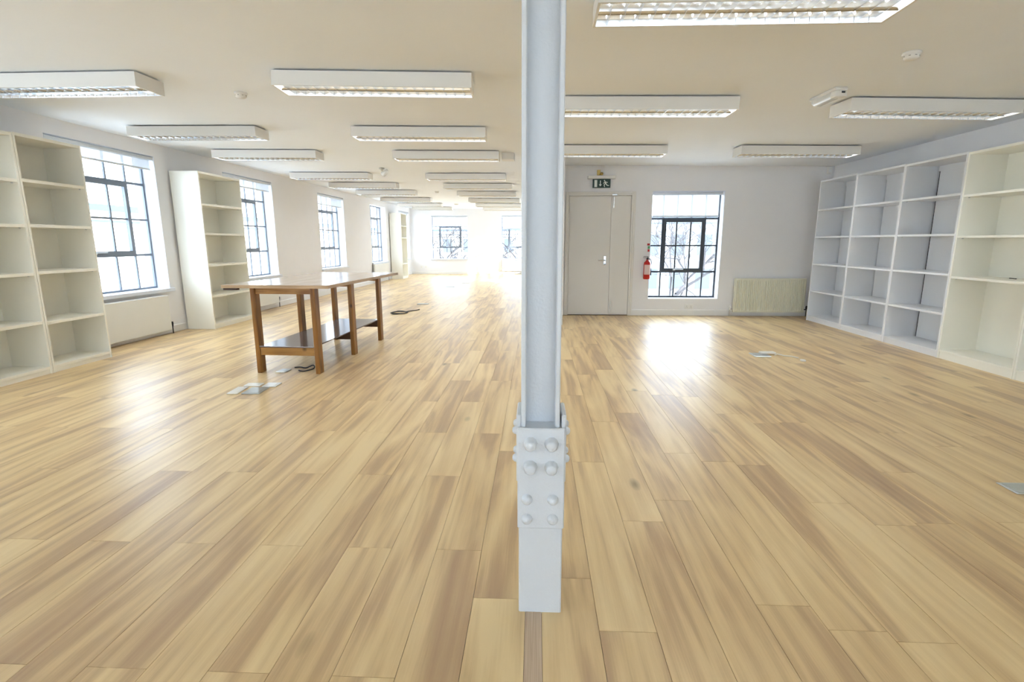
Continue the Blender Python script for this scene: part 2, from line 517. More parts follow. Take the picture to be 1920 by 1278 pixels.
for i, (a, c, x0, x1) in enumerate(planks):
    if i < 300 and vis((a, c, x0, x1)) > 0:
        inst('plank', plank_mesh(x1 - x0, c - a), floor, (x0, a, 0))
    else:
        g = GAP / 2
        rest.box(x0 + g, x1 - g, a + g, c - g, -0.0105, 0)
        pids += [random.random()] * 6
ro = rest.build('distant_planks', M['oak'], floor)
ro['kind'] = 'stuff'
at = ro.data.attributes.new('pid', 'FLOAT', 'FACE')
at.data.foreach_set('value', pids)
MB().box(-0.0295, 0.0275, YN, YF, -0.0105, 0.0005).build('filler_strip', M['strip'], floor)

# skirting ---------------------------------------------------------
def skirting(name, pts, label, h=0.11, t=0.016):
    bb = MB()
    for (p, q) in pts:
        p, q = Vector((*p, 0)), Vector((*q, 0))
        d = (q - p).normalized(); n = Vector((d.y, -d.x, 0))
        poly = [(0, 0.003), (t, 0.003), (t, h - .012), (t * .45, h), (0, h)]
        vs = [p + n * u + Vector((0, 0, z)) for u, z in poly] + [q + n * u + Vector((0, 0, z)) for u, z in poly]
        bb.add(vs, [(0, 1, 2, 3, 4), (9, 8, 7, 6, 5)] + [(i, 5 + i, 5 + (i + 1) % 5, (i + 1) % 5) for i in range(5)])
    return tag(bb.build(name, M['trim']), label, None, None, 'structure')
skirting('baseboard_left', [((LW(LY0), LY0), (LW(YF), YF))], 'white skirting board along the left wall')
skirting('baseboard_far', [((LW(YF), YF), (PX0, YF))], 'white skirting board along the far wall')
skirting('baseboard_bay', [((DX1 + 0.035, YB), (XR, YB))], 'white skirting board below the bay window')
skirting('baseboard_partition', [((PX0, YF), (PX0, PY0)), ((PX0, PY0), (PX1, PY0)) if False else ((PX0, PY0), (PX1, PY0))], 'white skirting board round the wall end')

# windows ----------------------------------------------------------
def make_window(name, loc, rz, W, z0, z1, rows, label, depth=0.19, sill=True, handle=True, steel='steel'):
    """steel window, five panes wide; rows = heights of the four bar lines; local x along wall, y outward"""
    root = empty(name, loc, (0, 0, rz))
    tag(root, label, None, None, 'structure')
    y0, y1 = depth, depth + 0.028
    cw = W / 5
    zb, ra, rb, rc, zt = z0, rows[0], rows[1], rows[2], z1
    t = 0.024
    f = MB()
    f.box(0, W, y0, y1, zb, zb + 0.032); f.box(0, W, y0, y1, zt - 0.032, zt)
    f.box(0, 0.032, y0, y1, zb + .032, zt - .032); f.box(W - 0.032, W, y0, y1, zb + .032, zt - .032)
    f.build('frame', M[steel], root)
    # plaster reveal lining keeps the bright white return
    rv = MB()
    rv.box(-0.002, 0.006, 0.002, y0, zb, zt); rv.box(W - 0.006, W + 0.002, 0.002, y0, zb, zt)
    rv.box(0.006, W - 0.006, 0.002, y0, zt - 0.006, zt + 0.002)
    rv.build('reveal', M['reveal'], root)
    if sill:
        s = MB(); s.bbox(-0.05, W + 0.05, -0.045, 0.001, zb - 0.045, zb + 0.006, 0.006)
        s.box(0.007, W - 0.007, 0.001, y0, zb, zb + 0.006)
        s.build('window_sill', M['reveal'], root)
    # glazing bars outside the casement
    bar = lambda x0, x1, a, c: MB().box(x0, x1, y0 + .003, y1 - .004, a, c).build('glazing_bar', M[steel], root)
    for k in (1, 2, 3, 4):
        bar(cw * k - t / 2, cw * k + t / 2, zb + .032, ra - .016)
        bar(cw * k - t / 2, cw * k + t / 2, rc + .016, zt - .032)
    bar(.032, W - .032, ra - .016, ra + .016); bar(.032, W - .032, rc - .016, rc + .016)
    for x0, x1 in ((.032, cw - .016), (4 * cw + .016, W - .032)): bar(x0, x1, rb - t / 2, rb + t / 2)
    bar(cw - .016, cw + .016, ra + .016, rc - .016); bar(4 * cw - .016, 4 * cw + .016, ra + .016, rc - .016)
    # casement
    x0, x1, a, c = cw + .016, 4 * cw - .016, ra + .016, rc - .016
    cb = 0.045
    cs = MB()
    cy0, cy1 = y0 - 0.014, y1 + 0.004
    cs.box(x0, x1, cy0, cy1, a, a + cb); cs.box(x0, x1, cy0, cy1, c - cb, c)
    cs.box(x0, x0 + cb, cy0, cy1, a + cb, c - cb); cs.box(x1 - cb, x1, cy0, cy1, a + cb, c - cb)
    ca = cs.build('casement', M[steel], root)
    for k in (2, 3): MB().box(cw * k - t / 2, cw * k + t / 2, y0, y1 - .006, a + cb, c - cb).build('casement_bar', M[steel], ca)
    MB().box(x0 + cb, x1 - cb, y0 + .001, y1 - .007, rb - t / 2, rb + t / 2).build('casement_bar', M[steel], ca)
    if handle:
        hb = MB(); hx = (x0 + x1) / 2 - cw * .55
        hb.bbox(hx - .02, hx + .02, cy0 - .012, cy0, a + .008, a + .04, .004)
        hb.bbox(hx - .012, hx + .16, cy0 - .03, cy0 - .014, a + .022, a + .036, .004)
        hb.ring_tube([(hx, cy0 - .014, a + .028), (hx, cy0 - .002, a + .028)], .007, 8)
        hb.build('stay_handle', M['alu'], ca)
    # panes
    g = y0 + 0.013
    zs = [(zb + .032, ra - .016), (ra + .016, rb - t / 2), (rb + t / 2, rc - .016), (rc + .016, zt - .032)]
    for j in range(5):
        for i, (a_, c_) in enumerate(zs):
            xa = .032 if j == 0 else cw * j + t / 2
            xb = W - .032 if j == 4 else cw * (j + 1) - t / 2
            inner = j in (1, 2, 3) and i in (1, 2)
            if inner:
                if j == 1: xa = x0 + cb
                if j == 3: xb = x1 - cb
                if i == 1: a_ = ra + .016 + cb
                if i == 2: c_ = rc - .016 - cb
            else:
                if j == 0 and i in (1, 2): xb = cw - .016
                if j == 4 and i in (1, 2): xa = 4 * cw + .016
            MB().box(xa, xb, g, g + .004, a_, c_).build('pane', M['glass'], ca if inner else root)
    return root

def make_blind(loc, rz, W, ztop, zbot, y, label, group=None):
    root = empty('roller_blind', loc, (0, 0, rz))
    tag(root, label, 'blind', group)
    b = MB(); b.bbox(0.015, W - 0.015, y - 0.03, y + 0.03, ztop - 0.055, ztop - 0.009, 0.008)
    b.build('cassette', M['alu'], root)
    n = 24
    vs, fs = [], []
    for i in range(n + 1):
        x = 0.05 + (W - 0.10) * i / n
        for z, yy in ((ztop - 0.055, y), (zbot + .012, y + 0.0015 * math.sin(i * 1.1))): vs.append((x, yy, z))
    for i in range(n): fs.append((2 * i, 2 * i + 1, 2 * i + 3, 2 * i + 2))
    MB().add(vs, fs, True).build('blind_cloth', M['fabric'], root)
    b = MB(); b.bbox(0.045, W - 0.045, y - 0.008, y + 0.008, zbot - 0.012, zbot + 0.012, 0.004); b.build('bottom_bar', M['alu'], root)
    for x in (0.004, W - 0.014):
        MB().bbox(x, x + 0.010, y - 0.028, y + 0.03, ztop - 0.06, ztop - 0.007, .003).build('bracket', M['plastic'], root)
    ch = MB(); ch.ring_tube([(W - 0.03, y - 0.034, ztop - .05), (W - 0.03, y - 0.036, max(zbot - .35, ztop - .9))], 0.0025, 6)
    ch.build('pull_chain', M['plastic'], root)
    return root

LR = (1.138, 1.625, 2.112)
wl_lab = {2: 'steel window in the left wall behind the first bookcase', 3: 'steel window beyond the tall cabinet', 4: 'middle steel window of the left wall beyond the table',
          5: 'narrow looking steel window without lowered blind near the far corner', 6: 'last steel window of the left wall, beside the far cabinet',
          0: 'steel window in the left wall near the camera', 1: 'steel window in the left wall behind the camera'}
bl_lab = {2: ('white roller blind above the window behind the cream bookcase', 2.315), 3: ('white roller blind on the window beyond the tall cabinet', 2.31), 4: ('white roller blind on the middle left window', 2.24),
          6: ('white roller blind on the last left window by the far cabinet', 2.36)}
for i, (a, c) in enumerate(lopen):
    make_window('window_%d' % (i + 1), (LW(a), a, 0), R(90) - LA, c - a, 0.65, 2.50, LR, wl_lab[i])
    if i in bl_lab:
        make_blind((LW(a), a, 0), R(90) - LA, c - a, 2.495, bl_lab[i][1], 0.04, bl_lab[i][0], 'roller blinds')
make_window('window_8', (fopen[0][0], YF, 0), 0, 1.51, 0.63, 2.38, (1.083, 1.51, 1.95), 'left steel window in the far wall')
make_window('window_9', (fopen[1][0], YF, 0), 0, 1.42, 0.63, 2.38, (1.083, 1.51, 1.90), 'steel window in the far wall beside the column')
make_blind((fopen[0][0], YF, 0), 0, 1.51, 2.375, 2.00, 0.08, 'white roller blind on the left far window', 'roller blinds')
make_blind((fopen[1][0], YF, 0), 0, 1.42, 2.375, 1.84, 0.08, 'longer white roller blind on the far window beside the column', 'roller blinds')
make_window('window_10', (BW[0], YB, 0), 0, BW[1] - BW[0], BW[2], BW[3], (0.773, 1.237, 1.707), 'steel window of the right bay with bare branches behind it', sill=False, steel='steelb')
make_blind((BW[0], YB, 0), 0, BW[1] - BW[0], BW[3] - .004, 1.742, 0.12, 'pale roller blind half lowered over the right bay window', 'roller blinds')
for i, (a, c, lo) in enumerate(popen):
    make_window('window_%d' % (11 + i), (PX0, c, 0), R(-90), c - a, lo, 2.30, (lo + .46, lo + .93, lo + 1.4), 'window in the right wall of the far room', handle=False)
    zb_ = (0.90, 1.72)[i]
    make_blind((PX0, c, 0), R(-90), c - a, 2.295, zb_, 0.10, ('nearer', 'farther')[i] + ' roller blind in the sunny right wall of the far room', 'roller blinds of the far room right wall')

for i, (a, c) in enumerate(ropen):
    make_window('window_%d' % (13 + i), (c, YN, 0), R(180), c - a, 0.65, 2.45, LR, 'window in the rear wall behind the camera', handle=False)

# door -------------------------------------------------------------
dr = empty('door_1', (DX0, YB, 0)); tag(dr, 'cream flush door with narrow side leaf under the exit sign', None, None, 'structure')
W_ = DX1 - DX0
b = MB()
b.bbox(0, 0.03, -0.012, 0.12, 0, DZ, .003); b.bbox(W_ - 0.03, W_, -0.012, 0.12, 0, DZ, .003); b.bbox(0.03, W_ - 0.03, -0.012, 0.12, DZ - 0.03, DZ, .003)
b.build('door_frame', M['door'], dr)
b = MB(); b.bbox(-0.035, 0.0, -0.018, 0, 0, DZ + .035, .004); b.bbox(W_, W_ + .04, -0.018, 0, 0, DZ + .035, .004); b.bbox(-0.0, W_, -0.018, 0, DZ, DZ + .035, .004)
b.build('architrave', M['door'], dr)
lf = MB().bbox(0.033, 0.762, 0.012, 0.056, 0.012, DZ - 0.034, .002).build('door_leaf', M['door'], dr)
b = MB(); b.bbox(0.655, 0.70, 0.004, 0.012, 0.90, 1.06, .003)
b.ring_tube([(0.678, 0.006, .985), (0.678, -0.045, .985), (0.668, -0.052, .985), (0.555, -0.052, .985)], 0.010, 10)
b.build('lever_handle', M['chrome'], lf)
MB().lathe([(0, 0.006), (.016, .004), (.016, 0)], 14, (0.678, 0.004, .915), 'Y').build('keyhole_cover', M['chrome'], lf)
sl_ = MB().bbox(0.766, W_ - 0.033, 0.012, 0.056, 0.012, DZ - 0.034, .002).build('side_leaf', M['door'], dr)
MB().bbox(0.80, 0.812, 0.006, 0.012, DZ - .24, DZ - .05, .002).build('flush_bolt', M['chrome'], sl_)
MB().bbox(0.80, 0.812, 0.006, 0.012, .06, .26, .002).build('flush_bolt', M['chrome'], sl_)
MB().bbox(0.77, 0.86, -0.014, 0.010, DZ - .032, DZ - .006, .003).build('door_selector', M['chrome'], dr)
MB().box(-.02, W_ + .02, 0.14, 0.20, -0.02, DZ + .02).build('backing_panel', M['door'], dr)

# ------------------------------------------------------------------ steel column
col = empty('steel_column', (0.0, 1.70, 0)); tag(col, 'white painted steel column with bolted base plates in the foreground', 'column')
cx0, cx1 = -0.046, 0.083
cz = CEIL(0.02)
b = MB()
b.bbox(cx0, cx0 + .016, -0.07, 0.07, 0.36, cz, .003); b.bbox(cx1 - .016, cx1, -0.07, 0.07, 0.36, cz, .003)
b.box(cx0 + .016, cx1 - .016, -0.012, 0.004, 0.36, cz)
b.build('shaft', M['column'], col)
bx0, bx1 = -0.058, 0.101
post = MB().bbox(bx0 + .004, bx1 - .004, -0.074, 0.074, -0.008, 0.40, .004).build('base_post', M['column'], col)
b = MB(); b.bbox(bx0 + .010, bx1 - .010, -0.076, 0.076, 0.40, 0.697, .003)
b.build('splice_core', M['column'], col)
fp = MB().bbox(bx0, bx1, -0.092, -0.075, 0.338, 0.70, .004).build('splice_plate', M['column'], col)
bp_ = MB().bbox(bx0, bx1, 0.075, 0.092, 0.338, 0.70, .004).build('splice_plate', M['column'], col)
lp = MB().bbox(bx0 - .004, bx0 + .012, -0.072, 0.072, 0.50, 0.74, .004).build('side_plate', M['column'], col)
rp = MB().bbox(bx1 - .012, bx1 + .004, -0.072, 0.072, 0.50, 0.74, .004).build('side_plate', M['column'], col)
def bolt(parent, p, axis, hexed, s=1.0):
    if hexed:
        prof = [(0, .031 * s), (.015 * s, .031 * s), (.019 * s, .026 * s), (.020 * s, .012 * s), (.024 * s, 0)]
    else:
        prof = [(0, .019 * s), (.009 * s, .0175 * s), (.016 * s, .011 * s), (.0195 * s, 0)]
    b = MB()
    if axis == '-Y': b.lathe(prof, 12 if not hexed else 10, p, 'Y')
    elif axis == '+X': b.lathe(prof, 10, p, 'X')
    elif axis == '-X': b.lathe([(r, -z) for r, z in prof], 10, p, 'X')
    else: b.lathe([(r, -z) for r, z in prof], 10, p, 'Y')
    b.build('bolt', M['column'], parent)
xm = (bx0 + bx1) / 2
for z in (0.648, 0.565):
    for x in (-0.034, 0.036): bolt(fp, (xm + x - .002, -0.092, z), '-Y', True)
    for x in (-0.034, 0.034): bolt(bp_, (xm + x, 0.092, z), '+Y', True)
for z in (0.447, 0.375):
    for x in (-0.045, 0.043): bolt(fp, (xm + x - .002, -0.092, z), '-Y', False)
    for x in (-0.044, 0.044): bolt(bp_, (xm + x, 0.092, z), '+Y', False)
for z in (0.675, 0.575):
    for y in (-0.04, 0.03):
        bolt(lp, (bx0 - .004, y, z), '-X', False, .8); bolt(rp, (bx1 + .004, y, z), '+X', False, .8)

# ------------------------------------------------------------------ fluorescent fittings
FW, FD, FH = 1.56, 0.31, 0.108
NB = 20
lou = {}
def wedge(w0, w1, x0, x1, z0, z1):
    """blade: wide at the top, narrow below, spanning y"""
    return [(x0, z0)]
def blade_mesh():
    if 'b' not in lou:
        y0, y1 = -FD / 2 + .022, FD / 2 - .022
        poly = [(-.0055, -.004), (.0055, -.004), (.0032, -.022), (.0010, -.040), (-.0010, -.040), (-.0032, -.022)]
        b = MB()
        vs = [(x, y0, z) for x, z in poly] + [(x, y1, z) for x, z in poly]
        n = len(poly)
        b.add(vs, [tuple(range(n)), tuple(range(n, 2 * n))[::-1]] + [(i, n + i, n + (i + 1) % n, (i + 1) % n) for i in range(n)])
        lou['b'] = b.mesh('louvre_blade', M['louvre'])
        h = MB()
        t = 0.014
        h.box(-FW / 2, FW / 2, -FD / 2, -FD / 2 + t, -FH, 0); h.box(-FW / 2, FW / 2, FD / 2 - t, FD / 2, -FH, 0)
        h.box(-FW / 2, -FW / 2 + t, -FD / 2 + t, FD / 2 - t, -FH, 0); h.box(FW / 2 - t, FW / 2, -FD / 2 + t, FD / 2 - t, -FH, 0)
        h.box(-FW / 2 + t, FW / 2 - t, -FD / 2 + t, FD / 2 - t, -.014, 0)
        lou['h'] = h.mesh('housing', M['fixture'])
        s = MB()
        # side reflectors and centre spine, curved
        for sy in (-1, 1):
            pr = [(FD / 2 - .015, -FH + .001), (FD / 2 - .020, -FH + .030), (FD / 2 - .032, -FH + .060), (FD / 2 - .06, -FH + .085)]
            vs = [(x, sy * y, z) for x in (-FW / 2 + .015, FW / 2 - .015) for y, z in pr]
            s.add(vs, [(i, i + 1, 5 + i, 4 + i) for i in range(3)], True)
        pr = [(-.018, -FH + .06), (-.006, -FH + .02), (0, -FH + .002), (.006, -FH + .02), (.018, -FH + .06)]
        vs = [(x, y, z) for x in (-FW / 2 + .015, FW / 2 - .015) for y, z in pr]
        s.add(vs, [(i, i + 1, 6 + i, 5 + i) for i in range(4)], True)
        lou['s'] = s.mesh('reflector', M['louvre'])
        for sy in (-1, 1):
            lou['t', sy] = MB().ring_tube([(-FW / 2 + .04, sy * .07, -.034), (FW / 2 - .04, sy * .07, -.034)], .013, 10).mesh('tube', M['tube'])
        m = MB(); m.bbox(-.06, .06, -.05, .05, -.001, .0135, .003)
        lou['m'] = m.mesh('mounting_bracket', M['dark'])
    return lou['b']
def fixture(xl, yn, yaw, label, length=FW):
    blade_mesh()
    a = R(yaw)
    xc = xl + FW / 2 * math.cos(a) - FD / 2 * math.sin(a)
    yc = yn + FW / 2 * math.sin(a) + FD / 2 * math.cos(a)
    root = empty('louvred_ceiling_light', (xc, yc, CEIL(xc) - 0.014))
    root.rotation_mode = 'XYZ'
    root.rotation_euler = (Matrix.Rotation(TILT, 3, 'Y') @ Matrix.Rotation(a, 3, 'Z')).to_euler()
    tag(root, label, 'ceiling light', 'louvred fluorescent ceiling lights')
    inst('housing', lou['h'], root)
    lv = inst('reflector', lou['s'], root)
    for k in range(1, NB):
        inst('louvre_blade', lou['b'], lv, (-FW / 2 + FW * k / NB, 0, -FH + .041))
    for sy in (-1, 1): inst('tube', lou['t', sy], root)
    for sx in (-.44, .44): inst('mounting_bracket', lou['m'], root, (sx, 0, 0))
    return root
P = 'white louvred fluorescent ceiling light, '
fixture(0.305, 2.865, -1.0, P + 'cut by the top edge right of the column')
fixture(-4.73, 4.28, -2.2, P + 'cut by the left edge of the picture')
fixture(-2.07, 4.21, 3.2, P + 'nearest one left of the column')
fixture(0.247, 4.965, 0.4, P + 'touching the column on its right, nearer one')
fixture(2.80, 5.02, 3.2, P + 'beside the small emergency bulkhead, far right')
fixture(-4.83, 6.18, -0.6, P + 'second of the left row')
fixture(-2.15, 6.18, 1.6, P + 'second of the row left of the column')
fixture(0.20, 7.34, -0.4, P + 'touching the column on its right, farther one')
fixture(2.73, 7.32, 0.8, P + 'over the radiator corner of the right bay')
fixture(-4.80, 7.74, 0.6, P + 'third of the left row, over the tall cabinet')
fixture(-2.11, 7.79, 0.7, P + 'third of the row left of the column')
ords = ['fourth', 'fifth', 'sixth', 'seventh', 'eighth', 'last']
for i, (xl, y) in enumerate([(-4.83, 10.25), (-4.76, 12.0), (-4.72, 13.7), (-4.78, 16.03), (-4.86, 18.3), (-4.8, 20.2)]):
    fixture(xl, y, -1.0, P + ords[i] + ' of the left row')
for i, (xl, y) in enumerate([(-2.16, 10.31), (-2.12, 12.05), (-2.09, 13.9), (-2.07, 16.08), (-2.10, 18.2), (-2.05, 20.2)]):
    fixture(xl, y, -1.0, P + ords[i] + ' of the row left of the column')

# ------------------------------------------------------------------ shelving
def bookcase(name, loc, rz, W, D, H, shelves, mat, label, group, plinth=0.065, back_gap=0.0, t=0.02, th=0.024, dividers=(), hole=None):
    """local x along the front, local y into the unit (front at y=0)"""
    root = empty(name, loc, (0, 0, rz)); tag(root, label, 'bookcase', group)
    m = M[mat]
    MB().bbox(0, t, 0, D, 0, H, .0015).build('side_panel', m, root)
    MB().bbox(W - t, W, 0, D, 0, H, .0015).build('side_panel', m, root)
    MB().bbox(t, W - t, 0.0, D, H - th, H, .0015).build('top_panel', m, root)
    MB().box(t, W - t, 0.012, 0.030, 0.0, shelves[0] - th).build('plinth', m, root)
    for i, z in enumerate(shelves):
        MB().bbox(t, W - t, 0.003, D - 0.02, z - th, z, .0015).build('shelf', m, root)
    x0, x1 = t, W - t
    if back_gap > 0: x0 += back_gap
    if back_gap < 0: x1 += back_gap
    MB().box(x0, x1, D - 0.016, D - 0.008, shelves[0] - th, H - th - (0.06 if back_gap else 0)).build('back_panel', m, root)
    if back_gap:
        MB().box(t + .001, t + back_gap + .03, D - 0.0075, D - 0.0045, shelves[0] - th, H - th - 0.06).build('gap_shade_strip', M['dark'], root)  # dark strip added behind the gap, painting in its shade
        MB().box(t, W - t, D - 0.019, D - 0.004, H - th - 0.06, H - th).build('hanging_rail', m, root)
    for z in shelves[1:]:
        for x in (t, W - t):
            sx = 1 if x == t else -1
            MB().box(min(x, x + sx * .012), max(x, x + sx * .012), 0.05, 0.062, z - th - .010, z - th - .0005).build('shelf_pin', M['alu'], root)
    if hole:
        MB().lathe([(0, -.001), (.011, -.001), (.013, .002)], 12, (hole[0], D - 0.0175, hole[1]), 'Y').build('cable_hole', M['dark'], root)
    return root
# right wall: local x runs toward the camera (-Y), local y to +X
ys = [8.81, 7.842, 6.872, 5.925, 4.98, 4.03]
stdz = [0.085, 0.508, 0.948, 1.385, 1.815]
fx = 4.575
labs = ['white bookcase in the corner beside the radiator, first on right wall', 'second white bookcase from the radiator, with a thin dark gap at its back',
        'third white bookcase from the radiator, with a wide dark gap at its back', 'cream bookcase with one tall bottom compartment on the right wall', 'cream bookcase cut by the right edge of the picture']
for i in range(5):
    ht = (2.262, 2.245, 2.236, 2.226, 2.22)[i]
    cream = i >= 3
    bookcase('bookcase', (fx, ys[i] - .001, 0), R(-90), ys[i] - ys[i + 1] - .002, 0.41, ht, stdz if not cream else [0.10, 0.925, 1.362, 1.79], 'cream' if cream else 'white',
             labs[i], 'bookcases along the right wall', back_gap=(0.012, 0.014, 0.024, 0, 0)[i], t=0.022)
# left wall units: local x = +Y, local y = -X
lz = [0.075, 0.525, 1.03, 1.488, 1.915]
bookcase('bookcase', (-4.925, 4.872, 0), R(90), 0.737, 0.42, 2.335, lz, 'cream', 'cream bookcase standing beside the left window', 'cream bookcases on the left', t=0.022, th=0.03, hole=(0.17, 2.20))
bookcase('bookcase', (-4.925, 4.130, 0), R(90), 0.737, 0.42, 2.325, [0.075, 0.54, 1.02, 1.485, 1.905], 'cream', 'cream bookcase cut by the left edge of the picture', 'cream bookcases on the left', t=0.022, th=0.03)
bookcase('bookcase', (-4.925, 7.56, 0), R(90), 1.08, 0.43, 2.335, [0.075, 0.51, 0.98, 1.45, 1.88], 'cream', 'tall pale bookcase turned away between two left windows', None, t=0.024, th=0.03)
bookcase('bookcase', (-4.80, 18.45, 0), R(90), 0.80, 0.41, 2.33, [0.075, 0.55, 1.48, 1.90], 'cream', 'narrow cream bookcase in the far left corner', None, t=0.022, th=0.03)
# scrap on the shelf of the tall compartment unit
tag(MB().bbox(-.055, .055, -.006, .006, 0, .008, .002).build('metal_strip', M['dark'], None, (4.86, 5.48, 0.925), (0, 0, R(75))), 'short dark metal strip lying on a cream shelf', 'strip')

# ------------------------------------------------------------------ table
tb = empty('work_table', (-2.50, 4.90, 0), (0, 0, R(-2.7)))
tag(tb, 'long pine work table with six legs and a low shelf', 'table')
TL = 1.98
tt = MB().bbox(-0.545, 0.525, -0.075, 2.06, 0.872, 0.905, .004).build('table_top', M['top'], tb)
b = MB()
b.box(-0.549, 0.529, -0.080, -0.0752, 0.873, 0.903); b.box(0.5252, 0.5295, -0.0752, 2.06, 0.873, 0.903); b.box(-0.5495, -0.5452, -0.0752, 2.06, 0.873, 0.903)
b.build('edge_strip', M['tedge'], tt)
for y in (0.035, 0.93, 1.84):
    for x in (-0.335, 0.285):
        lg = MB().bbox(x, x + .046, y, y + .092, 0, 0.871, .004).build('leg', M['pine'], tb)
    MB().bbox(-0.288, 0.284, y + .02, y + .062, 0.805, 0.871, .003).build('top_rail', M['pinex'], tb)
    MB().bbox(-0.288, 0.284, y + .012, y + .052, 0.185, 0.268, .003).build('shelf_rail', M['pinex'] if y < .5 else M['brown'], tb)
MB().bbox(-0.286, 0.282, 0.030, 1.94, 0.2685, 0.281, .002).build('lower_shelf', M['lshelf'], tb)
MB().bbox(-0.545, -0.40, -0.06, -0.02, 0.852, 0.8715, .002).build('batten', M['brown'], tb)

# ------------------------------------------------------------------ radiators
def radiator(loc, rz, W, z0, z1, mat, label, ribs=0, d0=0.045, th=0.055, pipes=(1, 1)):
    """local x along wall, local -y into the room; stands d0 off the wall"""
    root = empty('radiator', loc, (0, 0, rz)); tag(root, label, 'radiator', None)
    m = M[mat]
    yf = -d0 - th
    b = MB()
    if ribs:
        prof = []
        cell = W / ribs
        for i in range(ribs):
            x = i * cell
            for u, dy in ((0, 0.016), (.22, .016), (.34, 0), (.66, 0), (.78, .016)): prof.append((x + u * cell, yf + dy))
        prof.append((W, yf + .016))
        zs = [z0 + .02, z0 + .06, z1 - .06, z1 - .02]
        n = len(prof)
        vs = []
        for j, z in enumerate(zs):
            for x, y in prof: vs.append((x, y if j in (1, 2) else yf + .004, z))
        fs = [(j * n + i, j * n + i + 1, (j + 1) * n + i + 1, (j + 1) * n + i) for j in range(3) for i in range(n - 1)]
        b.add(vs, fs)
        b.box(0, W, yf + .004, yf + .02, z0, z0 + .02); b.box(0, W, yf + .004, yf + .02, z1 - .02, z1)
        b.box(0, W, yf + .0165, yf + .02, z0 + .02, z1 - .02)
    else:
        b.bbox(0, W, yf, yf + .018, z0, z1, .006)
    b.build('front_panel', m, root)
    MB().box(0.01, W - 0.01, yf + .0205, -d0, z0 + .015, z1 - .03).build('rear_panel', m, root)
    MB().bbox(0, W, yf + .0205, -d0 + .002, z1 - .022, z1 + .004, .003).build('top_grille', m, root)
    for x in (-.006, W - .004):
        MB().bbox(x, x + .010, yf + .012, -d0, z0 + .01, z1 - .004, .002).build('side_cover', m, root)
    for k, x in enumerate((-.055, W + .055)):
        if not pipes[k]: continue
        s = 1 if k == 0 else -1
        b = MB(); b.ring_tube([(x + s * .05, yf + .035, z0 + .05), (x, yf + .035, z0 + .05)], .010, 8)
        b.ring_tube([(x, yf + .035, z0 + .065), (x, yf + .035, 0.0)], .0075, 8)
        b.build('pipe', M['dark' if k else 'chrome'], root)
        MB().lathe([(0, .055), (.014, .053), (.016, .02), (.012, 0), (.012, -.02)], 12, (x, yf + .035, z0 + .06)).build('valve', M['plastic' if k == 0 else 'dark'], root)
    for x in (.15, W - .15):
        MB().box(x - .015, x + .015, -d0, -0.001, z0 + .1, z1 - .1).build('wall_bracket', M['plastic'], root)
    return root
radiator((3.50, YB, 0), 0, 1.215, 0.075, 0.668, 'rad', 'ribbed cream radiator in the right bay corner', ribs=37)
radiator((LW(5.86), 5.86, 0), R(90) - LA, 1.28, 0.06, 0.565, 'radw', 'flat off-white radiator under the nearest left window', pipes=(0, 1))
radiator((LW(9.0), 9.0, 0), R(90) - LA, 1.25, 0.10, 0.56, 'radw', 'flat white radiator under the window behind the table')
radiator((LW(16.4), 16.4, 0), R(90) - LA, 1.5, 0.12, 0.60, 'radw', 'white radiator under the left window near the far end')
radiator((-1.40, YF, 0), 0, 1.3, 0.13, 0.56, 'radw', 'sunlit radiator under the far window beside the column')

# ------------------------------------------------------------------ exit sign, extinguisher, small wall things
ex = empty('exit_sign', (1.12, YB, 2.22)); tag(ex, 'green running man exit sign hanging under a white light bar', 'exit sign')
MB().bbox(-.24, .24, -.075, -.001, .148, .205, .010).build('light_bar', M['plastic'], ex)
pn = MB().bbox(-.153, .153, -.044, -.036, 0, .146, .002).build('sign_panel', M['sgreen'], ex)
sy = lambda u, v, w_: (u, w_, v)
def flat(parent, polys, mat, name):
    b = MB()
    for p in polys: b.prism(p, -.0455, -.0442, sy)
    b.build(name, mat, parent)
flat(pn, [[(-.122, .014), (-.075, .014), (-.075, .132), (-.122, .132)]], M['white2'], 'door_symbol')
flat(pn, [[(-.027, .055), (-.013, .055), (-.013, .122), (-.027, .122)], [(-.020, .024), (.006, .058), (-.046, .058)]], M['white2'], 'arrow_symbol')
head = [(.049 + .0105 * math.cos(t * .628), .121 + .0105 * math.sin(t * .628)) for t in range(10)]
flat(pn, [head,
          [(.050, .104), (.070, .108), (.082, .070), (.060, .062)],
          [(.050, .104), (.034, .086), (.028, .068), (.036, .066), (.043, .082), (.056, .094)],
          [(.068, .107), (.094, .092), (.104, .098), (.108, .090), (.094, .081), (.072, .093)],
          [(.060, .066), (.052, .040), (.060, .014), (.048, .012), (.038, .042), (.048, .068)],
          [(.066, .064), (.082, .072), (.100, .046), (.130, .040), (.128, .030), (.094, .034)]], M['white2'], 'running_figure')
br_ = empty('brass_bracket', (1.10, YB, 2.43)); tag(br_, 'small brass bracket fixed above the exit sign', 'bracket')
MB().bbox(-.06, .0, -.03, -.001, .0, .09, .006).build('plate', M['brass'], br_)
MB().lathe([(0, .06), (.024, .055), (.03, .02), (.022, 0)], 14, (.015, -.03, .02), 'Y').build('knob', M['brass'], br_)

